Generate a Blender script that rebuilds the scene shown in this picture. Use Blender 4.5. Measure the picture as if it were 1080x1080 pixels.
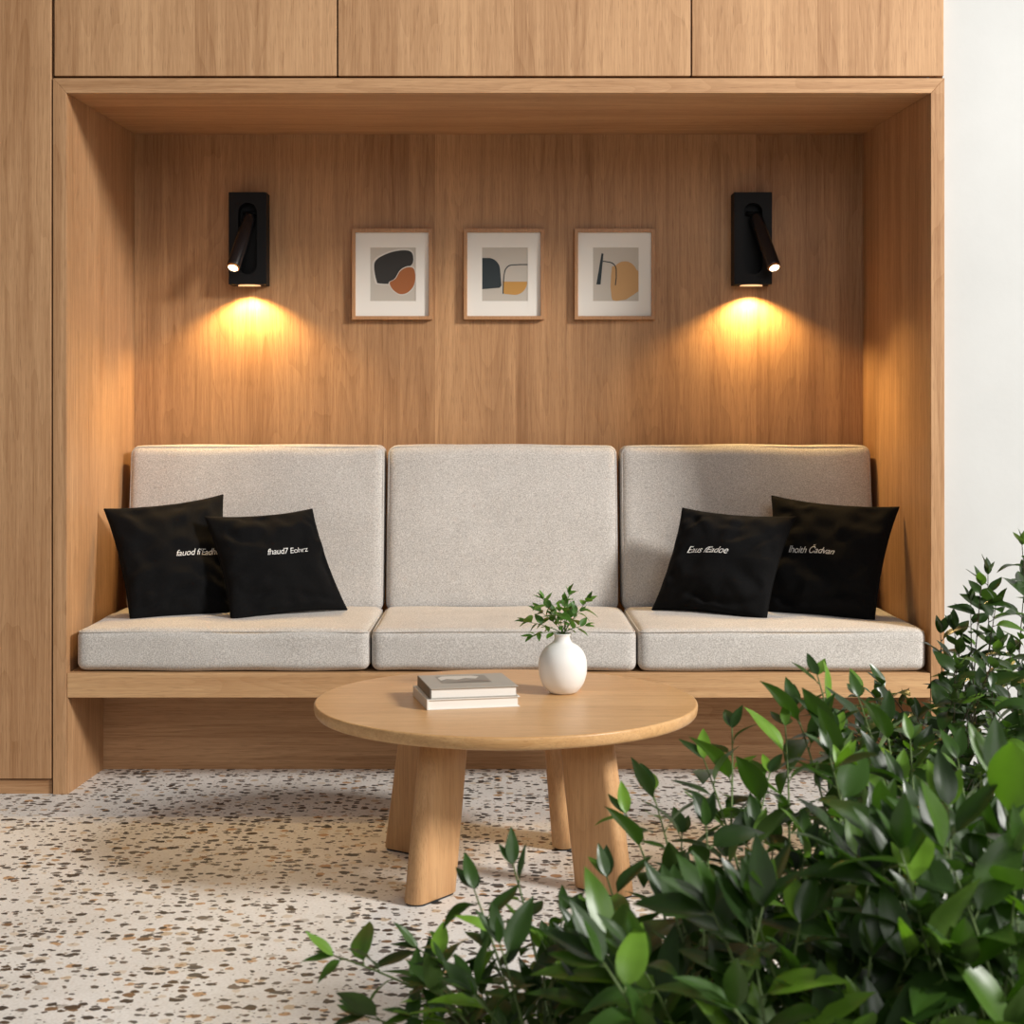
import bpy, bmesh, math, random
from mathutils import Vector, noise, Matrix
PI = math.pi
S = bpy.context.scene
for o in list(bpy.data.objects): bpy.data.objects.remove(o)
C = S.collection

# ---------------------------------------------------------------- camera
F, CX, HY, D1, H = 1650.0, 526.0, 445.0, 4.3, 1.024
cam = bpy.data.objects.new('camera', bpy.data.cameras.new('camera')); C.objects.link(cam)
cam.location = (0, -D1, H); cam.rotation_euler = (PI/2, 0, 0)
cam.data.sensor_width = 36; cam.data.lens = 36*F/1080
cam.data.shift_x = (540-CX)/1080; cam.data.shift_y = -(540-HY)/1080
cam.data.clip_start = 0.05
cam.data.dof.use_dof = True; cam.data.dof.focus_distance = 4.3; cam.data.dof.aperture_fstop = 8.0
S.camera = cam

# ---------------------------------------------------------------- light and exposure
S.view_settings.view_transform = 'Standard'; S.view_settings.look = 'None'
S.view_settings.gamma = 1; S.view_settings.use_curve_mapping = False
S.view_settings.exposure = -0.17
W = bpy.data.worlds.new('daylight'); S.world = W; W.use_nodes = True
W.node_tree.nodes['Background'].inputs[0].default_value = (1.0, 0.985, 0.965, 1)
W.node_tree.nodes['Background'].inputs[1].default_value = 0.19

def aim(o, target):
    d = Vector(target) - o.location
    o.rotation_euler = d.to_track_quat('-Z', 'Y').to_euler()
def area(name, loc, target, size, size_y, power, col):
    l = bpy.data.lights.new(name, 'AREA'); l.shape = 'RECTANGLE'; l.size = size; l.size_y = size_y
    l.energy = power; l.color = col
    o = bpy.data.objects.new(name, l); C.objects.link(o); o.location = loc; aim(o, target); return o
area('window_daylight', (5.4, -3.75, 4.0), (0.0, -0.3, 0.4), 1.2, 1.2, 700, (1.0, 0.97, 0.925))
area('front_daylight', (1.2, -6.5, 3.2), (0.2, 0, 0.8), 3.0, 2.0, 92, (1.0, 0.98, 0.96))

# ---------------------------------------------------------------- helpers
def at(px, py, d):
    "point of the place seen at that spot of the photograph, d metres from the camera"
    return Vector(((px-CX)*d/F, d-D1, H-(py-HY)*d/F))

def thing(name, label, cat, loc, group=None):
    o = bpy.data.objects.new(name, None); C.objects.link(o); o.location = loc
    o.empty_display_size = 0.05
    o['label'] = label; o['category'] = cat
    if group: o['group'] = group
    return o
def tag(o, label, cat, group=None):
    o['label'] = label; o['category'] = cat
    if group: o['group'] = group
    return o
def wloc(o):
    v = Vector(o.location)
    while o.parent: o = o.parent; v += Vector(o.location)
    return v
def mesh(name, verts, faces, mats, parent=None, smooth=False, midx=None, origin=None):
    off = wloc(parent) if parent else Vector((0, 0, 0))
    org = Vector(origin) if origin is not None else off
    me = bpy.data.meshes.new(name)
    me.from_pydata([tuple(Vector(v)-org) for v in verts], [], [tuple(f) for f in faces])
    if not isinstance(mats, (list, tuple)): mats = [mats]
    for m in mats: me.materials.append(m)
    if midx: me.polygons.foreach_set('material_index', midx)
    if smooth: me.polygons.foreach_set('use_smooth', [True]*len(me.polygons))
    me.validate(); me.update()
    o = bpy.data.objects.new(name, me); C.objects.link(o)
    o.parent = parent; o.location = org-off
    return o
def from_bm(name, bm, mats, parent=None, smooth=False, origin=None):
    bmesh.ops.recalc_face_normals(bm, faces=bm.faces)
    bm.verts.index_update()
    v = [x.co.copy() for x in bm.verts]; f = [[q.index for q in p.verts] for p in bm.faces]
    mi = [p.material_index for p in bm.faces]; bm.free()
    return mesh(name, v, f, mats, parent, smooth, mi, origin)
def hexa(pts, bev=0.0, segs=2):
    "8 points: bottom ring then top ring"
    bm = bmesh.new(); vs = [bm.verts.new(p) for p in pts]
    for f in ((3,2,1,0),(4,5,6,7),(0,1,5,4),(1,2,6,5),(2,3,7,6),(3,0,4,7)): bm.faces.new([vs[i] for i in f])
    if bev: bmesh.ops.bevel(bm, geom=bm.edges[:], offset=bev, segments=segs, affect='EDGES', profile=0.5)
    return bm
def boxbm(x0, x1, y0, y1, z0, z1, bev=0.0, segs=2):
    return hexa([(x0,y0,z0),(x1,y0,z0),(x1,y1,z0),(x0,y1,z0),(x0,y0,z1),(x1,y0,z1),(x1,y1,z1),(x0,y1,z1)], bev, segs)
def box(name, x0, x1, y0, y1, z0, z1, m, parent=None, bev=0.0015, origin=None):
    return from_bm(name, boxbm(x0,x1,y0,y1,z0,z1,bev), m, parent, False, origin)
def tube_data(pts, rad, n=8, closed=False, caps=True, V=None, Fc=None):
    V = [] if V is None else V; Fc = [] if Fc is None else Fc
    pts = [Vector(p) for p in pts]; k = len(pts); base = len(V)
    if not hasattr(rad, '__len__'): rad = [rad]*k
    prev = None
    for i, p in enumerate(pts):
        t = (pts[(i+1) % k]-pts[i-1]) if closed else (pts[min(i+1, k-1)]-pts[max(i-1, 0)])
        t.normalize()
        if prev is None:
            a = Vector((0,0,1)) if abs(t.z) < .9 else Vector((1,0,0)); u = t.cross(a).normalized()
        else: u = (prev-t*prev.dot(t)).normalized()
        prev = u; w = t.cross(u)
        for j in range(n):
            a = 2*PI*j/n; V.append(p+(u*math.cos(a)+w*math.sin(a))*rad[i])
    for i in range(k if closed else k-1):
        b0 = base+i*n; b1 = base+((i+1) % k)*n
        for j in range(n): Fc.append((b0+j, b0+(j+1) % n, b1+(j+1) % n, b1+j))
    if caps and not closed:
        Fc.append(tuple(base+j for j in range(n))[::-1]); Fc.append(tuple(base+(k-1)*n+j for j in range(n)))
    return V, Fc
def lathe(prof, cx, cy, n=48):
    V, Fc = [], []
    for r, z in prof:
        for j in range(n): a = 2*PI*j/n; V.append((cx+r*math.cos(a), cy+r*math.sin(a), z))
    for i in range(len(prof)-1):
        for j in range(n): Fc.append((i*n+j, i*n+(j+1) % n, (i+1)*n+(j+1) % n, (i+1)*n+j))
    Fc.append(tuple(range(n))[::-1]); Fc.append(tuple((len(prof)-1)*n+j for j in range(n)))
    return V, Fc

# ---------------------------------------------------------------- materials
def nodes(name):
    m = bpy.data.materials.new(name); m.use_nodes = True
    nt = m.node_tree; return m, nt, nt.nodes['Principled BSDF']
def N(nt, t, **kw):
    n = nt.nodes.new(t)
    for k, v in kw.items():
        if k.startswith('i_'):
            key = k[2:]; key = int(key) if key.isdigit() else key.replace('_', ' ')
            n.inputs[key].default_value = v
        else: setattr(n, k, v)
    return n
def L(nt, a, b): nt.links.new(a, b)
def math_(nt, op, a, b=None, c=None):
    n = nt.nodes.new('ShaderNodeMath'); n.operation = op
    for i, v in enumerate((a, b, c)):
        if v is None: continue
        if hasattr(v, 'is_output'): nt.links.new(v, n.inputs[i])
        else: n.inputs[i].default_value = v
    return n.outputs[0]
def mixc(nt, fac, a, b, mode='MIX'):
    n = nt.nodes.new('ShaderNodeMix'); n.data_type = 'RGBA'; n.blend_type = mode
    for i, v in ((0, fac), (6, a), (7, b)):
        if hasattr(v, 'is_output'): nt.links.new(v, n.inputs[i])
        else: n.inputs[i].default_value = v
    return n.outputs[2]
def ramp(nt, fac, stops):
    n = nt.nodes.new('ShaderNodeValToRGB'); e = n.color_ramp.elements
    while len(e) < len(stops): e.new(0.5)
    for x, (p, c) in zip(e, stops): x.position = p; x.color = c if len(c) == 4 else (*c, 1)
    nt.links.new(fac, n.inputs[0]); return n.outputs[0]
def plain(name, col, rough=0.5, spec=0.5, metal=0.0):
    m, nt, b = nodes(name); b.inputs['Base Color'].default_value = (*col, 1)
    b.inputs['Roughness'].default_value = rough; b.inputs['Specular IOR Level'].default_value = spec
    b.inputs['Metallic'].default_value = metal; return m

def oak(name, axis='Z', strip=0.21, light=(0.58, 0.345, 0.180), dark=(0.29, 0.140, 0.058), rough=0.5, seed=0.0, var=0.30, figure=1.0):
    m, nt, b = nodes(name)
    tc = N(nt, 'ShaderNodeTexCoord'); sp = N(nt, 'ShaderNodeSeparateXYZ'); L(nt, tc.outputs['Object'], sp.inputs[0])
    X, Y, Z = sp.outputs
    g = {'X': X, 'Y': Y, 'Z': Z}[axis]
    o1, o2 = [v for k, v in (('X', X), ('Y', Y), ('Z', Z)) if k != axis]
    lat = math_(nt, 'ADD', math_(nt, 'ADD', o1, o2), 7.31+seed)
    # veneer strips of uneven width
    wob = math_(nt, 'MULTIPLY', math_(nt, 'SINE', math_(nt, 'MULTIPLY', lat, 11.0)), 0.28)
    sid = math_(nt, 'FLOOR', math_(nt, 'ADD', math_(nt, 'DIVIDE', lat, strip), wob))
    wn = N(nt, 'ShaderNodeTexWhiteNoise', noise_dimensions='1D'); L(nt, math_(nt, 'ADD', sid, seed), wn.inputs['W'])
    rnd = wn.outputs['Value']
    gs = math_(nt, 'ADD', g, math_(nt, 'MULTIPLY', rnd, 37.0))
    def co(sl, sg):
        c = N(nt, 'ShaderNodeCombineXYZ')
        L(nt, math_(nt, 'MULTIPLY', o1, sl), c.inputs[0]); L(nt, math_(nt, 'MULTIPLY', o2, sl), c.inputs[1])
        L(nt, math_(nt, 'MULTIPLY', gs, sg), c.inputs[2]); return c.outputs[0]
    def noi(vec, sc=1.0, det=3.0, ro=0.55, dist=0.0):
        n = N(nt, 'ShaderNodeTexNoise', i_Scale=sc, i_Detail=det, i_Roughness=ro, i_Distortion=dist); L(nt, vec, n.inputs['Vector'])
        return n.outputs['Fac']
    broad = noi(co(9.0, 0.55), 1.0, 3.0)
    fig = noi(co(6.5, 0.75), 1.0, 2.0, 0.45, 0.35)
    rings = math_(nt, 'FRACT', math_(nt, 'MULTIPLY', fig, 17.0))
    rings = math_(nt, 'POWER', rings, 2.2)
    fine = noi(co(230.0, 5.0), 1.0, 3.0, 0.6)
    streak = noi(co(48.0, 0.9), 1.0, 3.0, 0.6, 0.2)
    pores = noi(co(620.0, 20.0), 1.0, 1.0, 0.5)
    pores = ramp(nt, pores, [(0.0, (0, 0, 0)), (0.58, (0, 0, 0)), (0.68, (1, 1, 1)), (1.0, (1, 1, 1))])
    f = math_(nt, 'ADD', math_(nt, 'MULTIPLY', broad, 0.85), math_(nt, 'MULTIPLY', fine, 0.85))
    f = math_(nt, 'ADD', f, math_(nt, 'MULTIPLY', rings, 0.15*figure))
    f = math_(nt, 'ADD', f, math_(nt, 'MULTIPLY', math_(nt, 'SUBTRACT', streak, 0.5), 0.75))
    f = math_(nt, 'ADD', f, math_(nt, 'MULTIPLY', math_(nt, 'SUBTRACT', rnd, 0.5), var))
    f = math_(nt, 'SUBTRACT', f, 0.40)
    col = ramp(nt, f, [(0.12, light), (0.52, tuple((a+c)/2 for a, c in zip(light, dark))), (0.95, dark)])
    col = mixc(nt, math_(nt, 'MULTIPLY', pores, 0.36), col, tuple(c*0.55 for c in dark)+(1,))
    L(nt, col, b.inputs['Base Color'])
    b.inputs['Roughness'].default_value = rough; b.inputs['Specular IOR Level'].default_value = 0.32
    bp = N(nt, 'ShaderNodeBump', i_Strength=0.12, i_Distance=0.001); L(nt, fine, bp.inputs['Height']); L(nt, bp.outputs[0], b.inputs['Normal'])
    return m

OAK_V = oak('oak_vertical', 'Z')
OAK_V2 = oak('oak_vertical_doors', 'Z', 0.23, seed=3.7)
OAK_B = oak('oak_back_panel', 'Z', 0.17, seed=5.2, light=(0.54, 0.305, 0.145), dark=(0.25, 0.118, 0.048), figure=1.0)
OAK_S = oak('oak_side_panel', 'Z', 0.24, seed=9.2, var=0.12)
OAK_H = oak('oak_horizontal', 'X', 0.28, seed=2.2, var=0.14)
OAK_L = oak('oak_slab', 'X', 0.5, seed=1.2, light=(0.64, 0.40, 0.205), dark=(0.42, 0.225, 0.10), var=0.05)
OAK_T = oak('oak_table_top', 'X', 0.34, seed=4.2, light=(0.67, 0.41, 0.19), dark=(0.46, 0.24, 0.092), rough=0.33, var=0.08)
OAK_G = oak('oak_table_leg', 'Z', 0.6, seed=6.2, light=(0.62, 0.37, 0.18), dark=(0.42, 0.215, 0.09), rough=0.42, var=0.05)
OAK_F = oak('oak_picture_frame', 'Z', 0.5, light=(0.50, 0.27, 0.13), dark=(0.34, 0.17, 0.075), rough=0.45, var=0.05)

def terrazzo():
    m, nt, b = nodes('terrazzo')
    tc = N(nt, 'ShaderNodeTexCoord')
    mp = N(nt, 'ShaderNodeMapping'); mp.inputs['Scale'].default_value = (1.0, 1.12, 1.0); L(nt, tc.outputs['Object'], mp.inputs[0])
    nz = N(nt, 'ShaderNodeTexNoise', i_Scale=75.0, i_Detail=2.0); L(nt, mp.outputs[0], nz.inputs['Vector'])
    sub = N(nt, 'ShaderNodeVectorMath', operation='MULTIPLY_ADD'); L(nt, nz.outputs['Color'], sub.inputs[0])
    sub.inputs[1].default_value = (0.013, 0.013, 0.0); L(nt, mp.outputs[0], sub.inputs[2])
    base_n = N(nt, 'ShaderNodeTexNoise', i_Scale=5.0, i_Detail=5.0, i_Roughness=0.6); L(nt, tc.outputs['Object'], base_n.inputs['Vector'])
    base_f = N(nt, 'ShaderNodeTexNoise', i_Scale=160.0, i_Detail=3.0); L(nt, tc.outputs['Object'], base_f.inputs['Vector'])
    col = ramp(nt, base_n.outputs['Fac'], [(0.3, (0.65, 0.63, 0.59)), (0.55, (0.78, 0.77, 0.745)), (0.75, (0.84, 0.835, 0.815))])
    col = mixc(nt, 0.35, col, ramp(nt, base_f.outputs['Fac'], [(0.3, (0.55, 0.50, 0.43)), (0.6, (0.86, 0.84, 0.80))]), 'MIX')
    def layer(col, scale, prob, rmin, rmax, stops, off, stretch=(1, 1, 1)):
        mpp = N(nt, 'ShaderNodeMapping'); mpp.inputs['Location'].default_value = off; mpp.inputs['Scale'].default_value = stretch
        L(nt, sub.outputs[0], mpp.inputs[0])
        v = N(nt, 'ShaderNodeTexVoronoi', voronoi_dimensions='2D', feature='F1', i_Scale=scale); L(nt, mpp.outputs[0], v.inputs['Vector'])
        e = N(nt, 'ShaderNodeTexVoronoi', voronoi_dimensions='2D', feature='DISTANCE_TO_EDGE', i_Scale=scale); L(nt, mpp.outputs[0], e.inputs['Vector'])
        s = N(nt, 'ShaderNodeSeparateColor'); L(nt, v.outputs['Color'], s.inputs[0])
        rad = math_(nt, 'ADD', math_(nt, 'MULTIPLY', s.outputs[1], rmax-rmin), rmin)
        inside = math_(nt, 'LESS_THAN', v.outputs['Distance'], rad)
        ed = math_(nt, 'GREATER_THAN', e.outputs['Distance'], 0.05)
        on = math_(nt, 'LESS_THAN', s.outputs[0], prob)
        k = math_(nt, 'MULTIPLY', math_(nt, 'MULTIPLY', inside, on), ed)
        c = ramp(nt, s.outputs[2], stops)
        for el in c.node.color_ramp.elements: pass
        c.node.color_ramp.interpolation = 'CONSTANT'
        return mixc(nt, k, col, c)
    beige = [(0.0, (0.56, 0.44, 0.31)), (0.3, (0.66, 0.58, 0.48)), (0.55, (0.50, 0.47, 0.43)), (0.8, (0.50, 0.31, 0.17))]
    darks = [(0.0, (0.035, 0.034, 0.034)), (0.30, (0.075, 0.072, 0.068)), (0.64, (0.060, 0.040, 0.028)), (0.80, (0.14, 0.125, 0.11)), (0.93, (0.20, 0.115, 0.06)), (0.98, (0.36, 0.21, 0.11))]
    col = layer(col, 30.0, 0.26, 0.18, 0.42, beige, (3.1, 1.7, 0))
    col = layer(col, 85.0, 0.22, 0.10, 0.34, [(0.0, (0.10, 0.09, 0.08)), (0.4, (0.30, 0.24, 0.18)), (0.7, (0.16, 0.13, 0.11))], (7.7, 4.1, 0))
    col = layer(col, 40.0, 0.38, 0.20, 0.43, darks, (1.3, 9.1, 0), (0.92, 1.03, 1))
    col = layer(col, 27.0, 0.24, 0.16, 0.36, darks, (0, 0, 0), (0.85, 1.0, 1))
    L(nt, col, b.inputs['Base Color']); b.inputs['Roughness'].default_value = 0.42; b.inputs['Specular IOR Level'].default_value = 0.4
    return m

def fabric(name, c1, c2, sc=480.0, bump=0.35, rough=0.95):
    m, nt, b = nodes(name)
    tc = N(nt, 'ShaderNodeTexCoord')
    n1 = N(nt, 'ShaderNodeTexNoise', i_Scale=sc, i_Detail=2.0, i_Roughness=0.7); L(nt, tc.outputs['Object'], n1.inputs['Vector'])
    n2 = N(nt, 'ShaderNodeTexNoise', i_Scale=9.0, i_Detail=3.0); L(nt, tc.outputs['Object'], n2.inputs['Vector'])
    f = math_(nt, 'ADD', n1.outputs['Fac'], math_(nt, 'MULTIPLY', math_(nt, 'SUBTRACT', n2.outputs['Fac'], 0.5), 0.15))
    L(nt, ramp(nt, f, [(0.36, c1), (0.64, c2)]), b.inputs['Base Color'])
    b.inputs['Roughness'].default_value = rough; b.inputs['Specular IOR Level'].default_value = 0.15
    b.inputs['Sheen Weight'].default_value = 0.15
    bp = N(nt, 'ShaderNodeBump', i_Strength=bump, i_Distance=0.002); L(nt, n1.outputs['Fac'], bp.inputs['Height']); L(nt, bp.outputs[0], b.inputs['Normal'])
    return m
WOOL = fabric('heather_grey_wool', (0.40, 0.37, 0.34), (0.67, 0.635, 0.595), 310.0)
PIPING = fabric('grey_piping', (0.38, 0.35, 0.32), (0.62, 0.59, 0.55), 480.0)
BLACK = fabric('black_cotton', (0.0025, 0.0025, 0.0027), (0.008, 0.008, 0.0084), 700.0, 0.2, 0.9)
BLACK.node_tree.nodes['Principled BSDF'].inputs['Sheen Weight'].default_value = 0.02; BLACK.node_tree.nodes['Principled BSDF'].inputs['Specular IOR Level'].default_value = 0.08
THREAD = plain('white_thread', (0.75, 0.74, 0.72), 0.8)

def plaster():
    m, nt, b = nodes('white_plaster')
    tc = N(nt, 'ShaderNodeTexCoord')
    n = N(nt, 'ShaderNodeTexNoise', i_Scale=3.0, i_Detail=6.0, i_Roughness=0.6); L(nt, tc.outputs['Object'], n.inputs['Vector'])
    L(nt, ramp(nt, n.outputs['Fac'], [(0.3, (0.535, 0.54, 0.53)), (0.7, (0.58, 0.585, 0.575))]), b.inputs['Base Color'])
    b.inputs['Roughness'].default_value = 0.9
    n2 = N(nt, 'ShaderNodeTexNoise', i_Scale=60.0, i_Detail=4.0); L(nt, tc.outputs['Object'], n2.inputs['Vector'])
    bp = N(nt, 'ShaderNodeBump', i_Strength=0.1, i_Distance=0.003); L(nt, n2.outputs['Fac'], bp.inputs['Height']); L(nt, bp.outputs[0], b.inputs['Normal'])
    return m
PLASTER = plaster()
METAL = plain('black_powder_coat', (0.006, 0.006, 0.0065), 0.55, 0.18)
METAL_G = plain('black_satin_tube', (0.010, 0.010, 0.012), 0.26, 0.5, 0.0)
BRASS = plain('warm_lens_ring', (0.45, 0.20, 0.06), 0.3, 0.5, 0.8)
def glow(name, col, s):
    m, nt, b = nodes(name); b.inputs['Base Color'].default_value = (*col, 1)
    b.inputs['Emission Color'].default_value = (*col, 1); b.inputs['Emission Strength'].default_value = s; return m
LENS = glow('lamp_lens', (1.0, 0.80, 0.50), 9.0)
LENS2 = glow('downlight_lens', (1.0, 0.58, 0.28), 1.2)
MAT = plain('mat_board', (0.78, 0.75, 0.69), 0.9)
PRINT = [plain('print_paper_grey', (0.50, 0.46, 0.40), 0.9), plain('ink_charcoal', (0.035, 0.034, 0.032), 0.9), plain('ink_terracotta', (0.33, 0.115, 0.04), 0.9),
         plain('ink_slate', (0.03, 0.042, 0.048), 0.9), plain('ink_ochre', (0.50, 0.27, 0.075), 0.9), plain('ink_tan', (0.50, 0.30, 0.135), 0.9), plain('ink_pale', (0.60, 0.57, 0.52), 0.9)]
CERAMIC = plain('matte_white_ceramic', (0.80, 0.79, 0.765), 0.55, 0.35)
PAGES = plain('book_pages', (0.80, 0.77, 0.72), 0.85)
COVER_W = plain('white_book_cover', (0.74, 0.71, 0.66), 0.5)
COVER_G = plain('grey_book_cover', (0.36, 0.335, 0.29), 0.35)
COVER_D = plain('dark_book_spine', (0.10, 0.085, 0.07), 0.5)
COVER_P = [plain('cover_photo_light', (0.62, 0.59, 0.53), 0.4), plain('cover_photo_dark', (0.15, 0.13, 0.11), 0.4), plain('cover_photo_mid', (0.23, 0.21, 0.18), 0.4)]
RUBBER = plain('black_glide', (0.015, 0.015, 0.015), 0.7)
POT = plain('dark_planter', (0.035, 0.035, 0.035), 0.7)
SOIL = fabric('potting_soil', (0.012, 0.008, 0.005), (0.04, 0.027, 0.017), 170.0, 0.8)

def leafmat(name, c_dark, c_mid, c_young, young=0.80, rough=0.36):
    m, nt, b = nodes(name)
    ge = N(nt, 'ShaderNodeNewGeometry')
    col = ramp(nt, ge.outputs['Random Per Island'], [(0.0, c_dark), (young-0.1, c_mid), (young, c_mid), (1.0, c_young)])
    tc = N(nt, 'ShaderNodeTexCoord'); n = N(nt, 'ShaderNodeTexNoise', i_Scale=40.0, i_Detail=2.0); L(nt, tc.outputs['Object'], n.inputs['Vector'])
    col = mixc(nt, math_(nt, 'MULTIPLY', n.outputs['Fac'], 0.35), col, c_mid+(1,))
    back = mixc(nt, math_(nt, 'MULTIPLY', ge.outputs['Backfacing'], 0.35), col, (0.16, 0.24, 0.07, 1))
    L(nt, back, b.inputs['Base Color']); b.inputs['Roughness'].default_value = rough; b.inputs['Specular IOR Level'].default_value = 0.5
    tr = N(nt, 'ShaderNodeBsdfTranslucent'); L(nt, mixc(nt, 1.0, col, (1.6, 1.9, 0.5, 1), 'MULTIPLY'), tr.inputs['Color'])
    mx = N(nt, 'ShaderNodeMixShader'); mx.inputs[0].default_value = 0.28
    L(nt, b.outputs[0], mx.inputs[1]); L(nt, tr.outputs[0], mx.inputs[2])
    L(nt, mx.outputs[0], nt.nodes['Material Output'].inputs['Surface']); return m
LEAF_A = leafmat('leaf_glossy_broad', (0.008, 0.022, 0.004), (0.036, 0.086, 0.012), (0.20, 0.38, 0.035))
LEAF_D = leafmat('leaf_small_dark', (0.008, 0.020, 0.004), (0.030, 0.068, 0.013), (0.13, 0.25, 0.03), 0.88, 0.3)
LEAF_V = leafmat('leaf_vase', (0.03, 0.085, 0.014), (0.07, 0.17, 0.028), (0.16, 0.32, 0.06), 0.8, 0.42)
STEM = plain('green_stem', (0.09, 0.14, 0.035), 0.6)
STEM_B = plain('brown_stem', (0.055, 0.045, 0.022), 0.7)

# ---------------------------------------------------------------- the setting
def structure(o): o['kind'] = 'structure'; return o
structure(mesh('floor', [(-4, -6, 0), (4, -6, 0), (4, 3, 0), (-4, 3, 0)], [(0, 1, 2, 3)], terrazzo()))
XO = 1.2255      # outer half width of the alcove surround
structure(box('wall_right', XO+0.003, 4.0, 0.03, 0.17, 0, 3.0, PLASTER, bev=0))
structure(box('wall_back', -4.0, XO+0.002, 0.86, 1.0, 0, 3.0, PLASTER, bev=0))

# tall cabinet left of the alcove
t = thing('tall_cabinet', 'full height plain oak cabinet left of the seating alcove', 'cabinet', (-1.63, 0.4, 0))
box('cabinet_body', -2.03, -XO-0.004, 0.021, 0.858, 0.042, 2.62, OAK_V, t, bev=0)
box('door', -2.03, -XO-0.0045, 0.0, 0.0205, 0.043, 2.62, OAK_V, t, 0.0012)
box('plinth', -2.03, -XO-0.0045, 0.008, 0.85, 0.0, 0.039, OAK_H, t, 0.001)
# overhead cabinets
X1, X2 = -0.4435, 0.5295
for x0, x1, lab in ((-XO+0.002, X1, 'overhead oak cabinet above the left end of the alcove'), (X1, X2, 'wide overhead oak cabinet above the middle of the alcove'),
                    (X2, XO, 'overhead oak cabinet above the right end of the alcove, beside the white wall')):
    t = thing('overhead_cabinet', lab, 'cabinet', ((x0+x1)/2, 0.4, 1.975), 'overhead cabinets above the alcove')
    box('cabinet_body', x0+0.0025, x1-0.0025, 0.021, 0.858, 2.006, 2.62, OAK_V2, t, bev=0)
    box('door', x0+0.0022, x1-0.0022, 0.0, 0.0205, 1.9755, 2.62, OAK_V2, t, 0.0012)

# ---------------------------------------------------------------- alcove surround
al = thing('alcove_surround', 'oak lined seating alcove with mitred frame around the bench', 'alcove', (0, 0.4, 0))
XI, ZF, ZB, ZT, YB = 1.188, 1.928, 1.964, 1.969, 0.80
def side(s, m):
    a, b_ = (-XO, -XI) if s < 0 else (XI, XO)
    zi = [ZT, ZF] if s < 0 else [ZF, ZT]; zb = [ZT+0.034, ZB] if s < 0 else [ZB, ZT+0.034]
    return hexa([(a, 0, 0), (b_, 0, 0), (b_, 0.84, 0), (a, 0.84, 0), (a, 0, zi[0]), (b_, 0, zi[1]), (b_, 0.84, zb[1]), (a, 0.84, zb[0])], 0.0012)
from_bm('side_panel', side(-1, 0), OAK_S, al); from_bm('side_panel', side(1, 0), OAK_S, al)
from_bm('top_panel', hexa([(-XI, 0, ZF), (XI, 0, ZF), (XI, 0.84, ZB), (-XI, 0.84, ZB), (-XO, 0, ZT), (XO, 0, ZT), (XO, 0.84, ZT+0.034), (-XO, 0.84, ZT+0.034)], 0.0012), OAK_H, al)
box('back_panel', -XI+0.0005, XI-0.0005, YB, YB+0.03, 0.0, ZB-0.002, OAK_B, al, 0)

# bench
bn = thing('built_in_bench', 'built-in oak bench board spanning the alcove under the grey cushions', 'bench', (0, 0.3, 0))
box('seat_board', -XI+0.001, XI-0.001, 0.002, 0.795, 0.2655, 0.333, OAK_L, bn, 0.0015)
box('riser_panel', -XI+0.001, XI-0.001, 0.315, 0.34, 0.0, 0.265, OAK_H, bn, 0)
for s in (-1, 1):
    xi = s*(XI-0.001); q = [(xi, 0.004), (s*(XI-0.003), 0.004), (s*(XI-0.022), 0.3145), (xi, 0.3145)]
    from_bm('side_lining', hexa([(x, y, 0) for x, y in q]+[(x, y, 0.265) for x, y in q]), OAK_S, bn)

# ---------------------------------------------------------------- cushions
def cushion_bm(hx, hy, hz, r, crown, seed, cuts=30, dent=0.004):
    bm = bmesh.new(); bmesh.ops.create_cube(bm, size=2.0)
    bmesh.ops.subdivide_edges(bm, edges=bm.edges[:], cuts=cuts, use_grid_fill=True)
    half = Vector((hx, hy, hz))
    for v in bm.verts:
        p = Vector([math.sin(c*PI/2) for c in v.co])
        q = Vector([p[i]*half[i] for i in range(3)])
        inn = Vector([max(-(half[i]-r), min(half[i]-r, q[i])) for i in range(3)])
        d = q-inn
        pos = inn+d.normalized()*r if d.length > 1e-9 else q
        u, w, z = p
        # soft filling: each broad face swells a little
        pos.z += (1 if z > 0 else 0)*crown[2]*(1-u**4)*(1-w**4)*abs(z)
        pos.y += w*crown[1]*(1-u**4)*(1-z**4)
        pos.x += u*crown[0]*(1-w**4)*(1-z**4)
        k = noise.noise(Vector((pos.x*5+seed, pos.y*7, pos.z*7)))*dent
        pos += Vector((0, w, z))*k
        v.co = pos
    return bm
def rrect(hx, hy, r, z, n=6):
    pts = []
    for cx, cy, a0 in ((hx-r, hy-r, 0), (-hx+r, hy-r, 90), (-hx+r, -hy+r, 180), (hx-r, -hy+r, 270)):
        for i in range(n+1):
            a = math.radians(a0+90*i/n); pts.append(Vector((cx+r*math.cos(a), cy+r*math.sin(a), z)))
    out = []
    for i, p in enumerate(pts):
        q = pts[(i+1) % len(pts)]; m = max(1, int((q-p).length/0.03))
        for k in range(m): out.append(p.lerp(q, k/m))
    return out
ZS = 0.3335
seats = [(-1.166, -0.3565, 'long pale grey seat cushion at the left end of the bench'),
         (-0.3515, 0.3805, 'pale grey middle seat cushion behind the white vase and books'),
         (0.3855, 1.180, 'pale grey seat cushion at the right end of the bench, above the shrubs')]
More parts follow.
